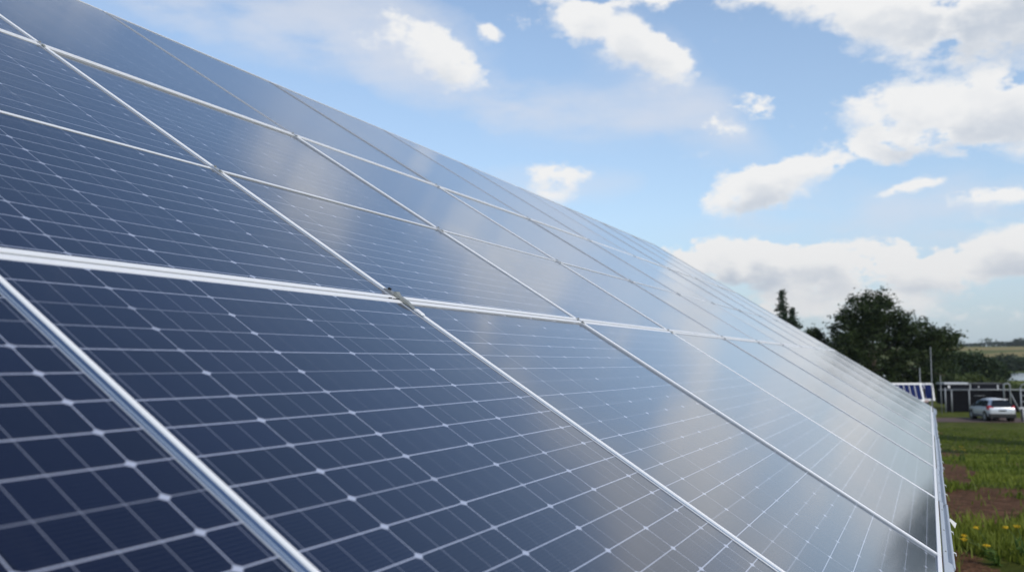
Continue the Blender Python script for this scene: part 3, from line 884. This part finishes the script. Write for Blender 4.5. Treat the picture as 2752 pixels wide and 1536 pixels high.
weed(3.84, 7.2, [(-.27, 0, .232), (-.165, .02, .290), (-.25, .05, .195), (-.115, -.03, .162)], 'spindly yellow flowered weed leaning left beside the bottom gutter', hr=.016, lean=(-.02, 0))
weed(4.12, 7.35, [(-.13, .02, .262), (-.05, 0, .272)], 'second yellow flowered weed in the grass at the lower right edge', hr=.015)
dots = [(9.96, 20.0, .34, 'small yellow flower in mid field, the brightest one, right of a soil patch'), (10.2, 20.6, .36, 'small yellow flower in mid field, just behind the brightest one'),
        (11.3, 23.2, .34, 'tiny yellow flower farther back in the grass, below the parked car'), (10.6, 19.4, .30, 'faint yellow flower alone in the right part of the grass')]
for x, y, h_, lab in dots:
    weed(x, y, [(.0, 0, h_), (.05, .02, h_ * .8)], lab, hr=.010)

# ------------------------------------------------------------------ parked car
CAR = T(33.55, 63.15, -2.488, R_(-9))
car = thing('parked_car', 'silver hatchback seen from behind, parked on the dirt track', 'car', CAR)
ST = [  # y, zbottom, zbelt, ztop, half width, half width at top
    (-2.10, .42, .80, .84, .74, .70), (-2.06, .30, .92, .98, .82, .76), (-1.98, .27, .98, 1.05, .87, .74), (-1.72, .26, .99, 1.40, .89, .56), (-1.42, .26, .98, 1.50, .89, .50),
    (-.7, .24, .96, 1.56, .90, .50), (.1, .24, .94, 1.53, .90, .51), (.55, .24, .93, 1.42, .90, .62), (1.25, .25, .92, .98, .89, .78), (1.75, .26, .86, .90, .86, .74), (2.02, .30, .74, .78, .78, .64), (2.12, .40, .62, .64, .66, .52)]
cv, cf = [], []
NR = 14
for (y, zb, zt, zr, hw, ht) in ST:
    half = [(0.0, zb), (hw * .86, zb), (hw * .97, zb + .10), (hw, (zb + zt) * .55), (hw * .975, zt), (ht + (hw - ht) * .08, zr - .06), (ht * .78, zr - .012), (0.0, zr + .02)]
    ring = [(x, y, z) for x, z in half] + [(-x, y, z) for x, z in half[-2:0:-1]]
    cv += ring
for i in range(len(ST) - 1):
    for j in range(NR):
        a, b_ = i * NR + j, i * NR + (j + 1) % NR
        cf.append((a, b_, b_ + NR, a + NR))
cf.append(tuple(range(NR))); cf.append(tuple((len(ST) - 1) * NR + j for j in range(NR))[::-1])
cm = MB(); cm.v = cv; cm.f = cf
bo = cm.build('body', M['silver'], car, True)
sb = bo.modifiers.new('subdivision', 'SUBSURF'); sb.levels = 2; sb.render_levels = 2


def side_x(y, z):
    """half width of the cabin side at (y, z)"""
    for i in range(len(ST) - 1):
        if ST[i][0] <= y <= ST[i + 1][0]:
            f_ = (y - ST[i][0]) / (ST[i + 1][0] - ST[i][0])
            zt, zr, hw, ht = (ST[i][k] * (1 - f_) + ST[i + 1][k] * f_ for k in (2, 3, 4, 5))
            g_ = min(1, max(0, (z - zt) / max(.05, zr - zt)))
            return hw * .975 * (1 - g_) + ht * g_
    return .8


for sgn in (-1, 1):
    for nm, poly in (('rear_side_window', [(-1.62, 1.03), (-.62, 1.00), (-.60, 1.41), (-1.35, 1.38)]), ('front_side_window', [(-.54, 1.00), (.98, .98), (.50, 1.32), (-.52, 1.41)])):
        g = MB(); pts_ = []
        for k in range(4):
            (y0, z0), (y1, z1) = poly[k], poly[(k + 1) % 4]
            for q in range(4):
                yy = y0 + (y1 - y0) * q / 4; zz = z0 + (z1 - z0) * q / 4
                pts_.append((sgn * (side_x(yy, zz) + .012), yy, zz))
        g.v = pts_; g.f = [tuple(range(16))]
        g.build(nm, M['sideglass'], car)
    MB().box(*sorted((sgn * .86, sgn * 1.02)), .62, .80, .93, 1.05).build('wing_mirror', M['black'], car)
    lt = MB(); a_ = sgn
    lt.v = [(a_ * .56, -2.085, .80), (a_ * .84, -2.03, .78), (a_ * .90, -1.72, .84), (a_ * .90, -1.74, 1.06), (a_ * .80, -1.985, 1.10), (a_ * .58, -2.06, 1.00)]
    lt.v += [(x * .93, y + .06, z) for x, y, z in lt.v]
    lt.f = [(0, 1, 4, 5), (1, 2, 3, 4), (0, 5, 11, 6), (5, 4, 10, 11), (4, 3, 9, 10), (0, 6, 7, 1), (1, 7, 8, 2), (2, 8, 9, 3)]
    lt.build('tail_light', M['red'], car)
    for yy in (-1.32, 1.30):
        wh = MB().tube([(sgn * .66, yy, .32), (sgn * .70, yy, .32), (sgn * .87, yy, .32), (sgn * .90, yy, .32)], [.29, .325, .325, .29], 20).build('wheel', M['tyre'], car, True)
        MB().tube([(sgn * .895, yy, .32), (sgn * .912, yy, .32)], [.205, .17], 14).build('rim', M['galv'], wh)
        MB().tube([(sgn * .60, yy, .35), (sgn * .902, yy, .35)], .385, 18).build('wheel_arch', M['black'], car)
rg = MB()
rg.v = [(-.62, -2.06, 1.00), (.62, -2.06, 1.00), (.70, -2.04, 1.06), (.50, -1.76, 1.43), (0, -1.75, 1.47), (-.50, -1.76, 1.43), (-.70, -2.04, 1.06), (0, -2.075, 1.00)]
rg.f = [(0, 7, 1, 2, 3, 4, 5, 6)]
rg.build('rear_window', M['carglass'], car)
bevel(MB().box(-.86, .86, -2.16, -1.90, .27, .56).build('rear_bumper', M['black'], car), .05)
bevel(MB().box(-.50, .50, -1.80, -1.58, 1.47, 1.51).build('roof_spoiler', M['silver'], car), .015)
MB().box(-.24, .24, -2.105, -2.085, .70, .80).build('number_plate', M['black'], car)
MB().box(-.90, -.885, -1.0, 1.0, .24, .42).build('sill', M['clad'], car)
MB().box(.885, .90, -1.0, 1.0, .24, .42).build('sill', M['clad'], car)

# ------------------------------------------------------------------ fence with dark sheeting, trailers, hoop, poles
FZ = -2.5
fence = thing('dark_fence', 'dark sheeted fence with galvanised posts and top rail behind the car', 'fence', T(0, 73, FZ))
for xx, hgt in ((35.12, 1.95), (35.62, 1.78), (37.05, 1.78), (42.2, 1.78), (44.6, 1.78)):
    MB().tube([(xx, 0, -.2), (xx, 0, hgt)], .055, 8).build('post', M['galv'], fence, True)
MB().tube([(34.6, .02, 1.80), (44.7, .02, 1.80)], .05, 8).build('top_rail', M['galv'], fence, True)
for x0, x1 in ((35.18, 36.99), (37.11, 42.14), (42.26, 44.54)):
    MB().box(x0, x1, .0, .02, .05, 1.72).build('sheet', M['darknet'], fence)
MB().tube([(37.4, -.04, 1.32), (38.3, -.04, 1.32)], .02, 6).build('batten', M['galv'], fence, True)
MB().tube([(40.25, -.08, 1.76), (40.85, -.5, .05)], .05, 8).build('brace', M['galv'], fence, True)

tr1 = thing('covered_trailer', 'dark covered trailer with a pale curved front roof behind the fence', 'trailer', T(37.7, 76.6, FZ))
bevel(MB().box(-1.25, 1.2, -.7, .8, .5, 2.18).build('body', M['darkpaint'], tr1), .08)
MB().extrude([(-.78, 2.16), (.84, 2.16), (.84, 2.22), (.6, 2.31), (-.6, 2.31), (-.78, 2.24)], -1.25, .78).build('roof', M['palegrey'], tr1)
MB().box(-.95, -.78, -.74, -.70, 1.85, 2.05).build('lamp', M['white'], tr1)
MB().box(.86, .98, -.76, -.72, 1.70, 2.24).build('corner_post', M['galv'], tr1)
for xx in (-.6, .6): MB().tube([(xx, -.75, .3), (xx, -.55, .3)], .3, 16).build('wheel', M['tyre'], tr1)
tr2 = thing('flat_roofed_trailer', 'long low dark trailer with a flat roof beside the galvanised hoop', 'trailer', T(40.15, 76.8, FZ))
bevel(MB().box(-1.15, 1.35, -.7, .8, .5, 2.16).build('body', M['darkpaint'], tr2), .05)
MB().box(-1.2, 1.4, -.76, .86, 2.165, 2.27).build('roof', M['clad'], tr2)
MB().box(.85, .97, -.75, -.71, 1.75, 2.12).build('lamp', M['palegrey'], tr2)
MB().box(-.75, -.66, -.75, -.71, 1.85, 2.02).build('lamp', M['palegrey'], tr2)
for xx in (-.5, .7): MB().tube([(xx, -.75, .3), (xx, -.55, .3)], .3, 16).build('wheel', M['tyre'], tr2)

hoop = thing('galvanised_hoop', 'tall galvanised hoop of bent pipe standing just behind the car roof', 'hoop', T(39.5, 72.3, FZ))
hp = [(0, 0, -.2), (0, 0, 2.16), (.03, 0, 2.26), (.12, 0, 2.31), (.37, 0, 2.31), (.46, 0, 2.26), (.49, 0, 2.16), (.49, 0, -.2)]
MB().tube(hp, .062, 8).build('pipe', M['galv'], hoop, True)
lad = thing('ladder_rack', 'grey metal ladder rack with curved top at the right edge, beside the car', 'rack', T(34.85, 61.7, FZ))
for xx in (0.0, .9):
    MB().tube([(xx, 0, 0), (xx, 0, 2.3)], .05, 8).build('upright', M['galv'], lad, True)
MB().tube([(0, 0, 2.3), (.1, 0, 2.48), (.3, 0, 2.56), (.6, 0, 2.56), (.8, 0, 2.48), (.9, 0, 2.3)], .05, 8).build('top_bow', M['galv'], lad, True)
for zz in (.9, 1.35, 1.75, 2.1):
    MB().tube([(0, 0, zz), (.9, 0, zz)], .035, 8).build('rung', M['galv'], lad, True)
MB().box(-.25, 1.1, -.2, -.08, .86, .98).build('cross_beam', M['palegrey'], lad)
MB().tube([(.05, -.14, .0), (.05, -.14, .9)], .06, 8).build('stand', M['palegrey'], lad, True)

for x, y, top, rr, lab in ((30.8, 66, 2.65, .034, 'tall pale pole rising in front of the big dark tree'), (30.85, 68, 1.1, .045, 'short grey pole left of the tall pale one, above the small panels'), (33.35, 70, .5, .035, 'thin dark pole between the small panels and the fence')):
    g_ = float(H(x, y))
    b_ = MB().tube([(0, 0, -.2), (0, 0, top - g_)], [rr, rr * .75], 8).build('pole', M['galv'], None, True)
    b_.location = (x, y, g_); tag(b_, lab, 'pole', 'poles by the small panels')


# ------------------------------------------------------------------ small panel stands
def stand(x, y, w_, h_, tilt, yaw, zlow, strips, label):
    g_ = float(H(x, y))
    th = thing('small_panel_stand', label, 'solar panel', T(x, y, g_, yaw), 'small panel stands')
    ca, sa = math.cos(tilt), math.sin(tilt)

    def P(a, b_, c): return (a, b_ * sa + c * ca, zlow - g_ + b_ * ca - c * sa)
    fm = MB(); e = .11
    for (a0, a1, b0, b1) in ((0, w_, 0, e), (0, w_, h_ - e, h_), (0, e, e, h_ - e), (w_ - e, w_, e, h_ - e)):
        i = len(fm.v)
        fm.v += [P(a0, b0, -.03), P(a1, b0, -.03), P(a1, b1, -.03), P(a0, b1, -.03), P(a0, b0, .03), P(a1, b0, .03), P(a1, b1, .03), P(a0, b1, .03)]
        fm.f += [tuple(i + k for k in q) for q in ((3, 2, 1, 0), (4, 5, 6, 7), (0, 1, 5, 4), (1, 2, 6, 5), (2, 3, 7, 6), (3, 0, 4, 7))]
    fm.build('frame', M['white'], th)
    bk = MB().quad(P(e, e, .0), P(w_ - e, e, .0), P(w_ - e, h_ - e, .0), P(e, h_ - e, .0)).build('back_sheet', M['palegrey'], th, recalc=False)
    sw = (w_ - 2 * e) / strips
    for k in range(strips):
        a0 = e + k * sw + .028; a1 = e + (k + 1) * sw - .028
        MB().quad(P(a0, e + .02, -.012), P(a1, e + .02, -.012), P(a1, h_ - e - .02, -.012), P(a0, h_ - e - .02, -.012)).build('cell_strip', M['bluepv'], th, recalc=False)
    for a in (.2, w_ - .2):
        MB().tube([(a, .25, 0), P(a, .1, .05)], .04, 8).build('leg', M['galv'], th, True)
        MB().tube([(a, 1.1, 0), P(a, h_ - .2, .05)], .04, 8).build('leg', M['galv'], th, True)
    return th


s1 = stand(26.75, 64.0, 2.6, 1.36, R_(20), R_(2), -1.24, 6, 'small white framed panel with four blue strips in view, just past the array corner')
s2 = stand(29.75, 66.2, 1.28, 1.32, R_(18), R_(-6), -1.27, 2, 'smaller blue panel half hidden behind the white framed one')
MB().box(.1, .55, -.9, -.5, 1.0, 1.14).build('low_dark_box', M['black'], s2)  # these plain boxes stand in for an unidentified shape by the stand
MB().box(.25, .55, -.75, -.45, 1.14, 1.32).build('pinkish_box', M['box'], s2)
MB().box(.12, .50, -.35, -.2, 1.4, 2.1).build('upright_dark_box', M['black'], s2)

# ------------------------------------------------------------------ air between here and the far skyline
hb = MB().box(-1400, 1400, -1400, 1400, -5.5, 45).build('haze', None)
hm = bpy.data.materials.new('haze'); hm.use_nodes = True
ht_ = NT(hm.node_tree); ht_.n.clear()
ho_ = ht_.node('ShaderNodeOutputMaterial'); pv_ = ht_.node('ShaderNodeVolumePrincipled')
pv_.inputs['Density'].default_value = .00011
pv_.inputs['Color'].default_value = (.82, .90, 1, 1)
ht_.l.new(pv_.outputs[0], ho_.inputs['Volume'])
hb.data.materials.append(hm); hb['kind'] = 'stuff'
tag(hb, 'thin pale air that turns the far skyline blue', 'haze')
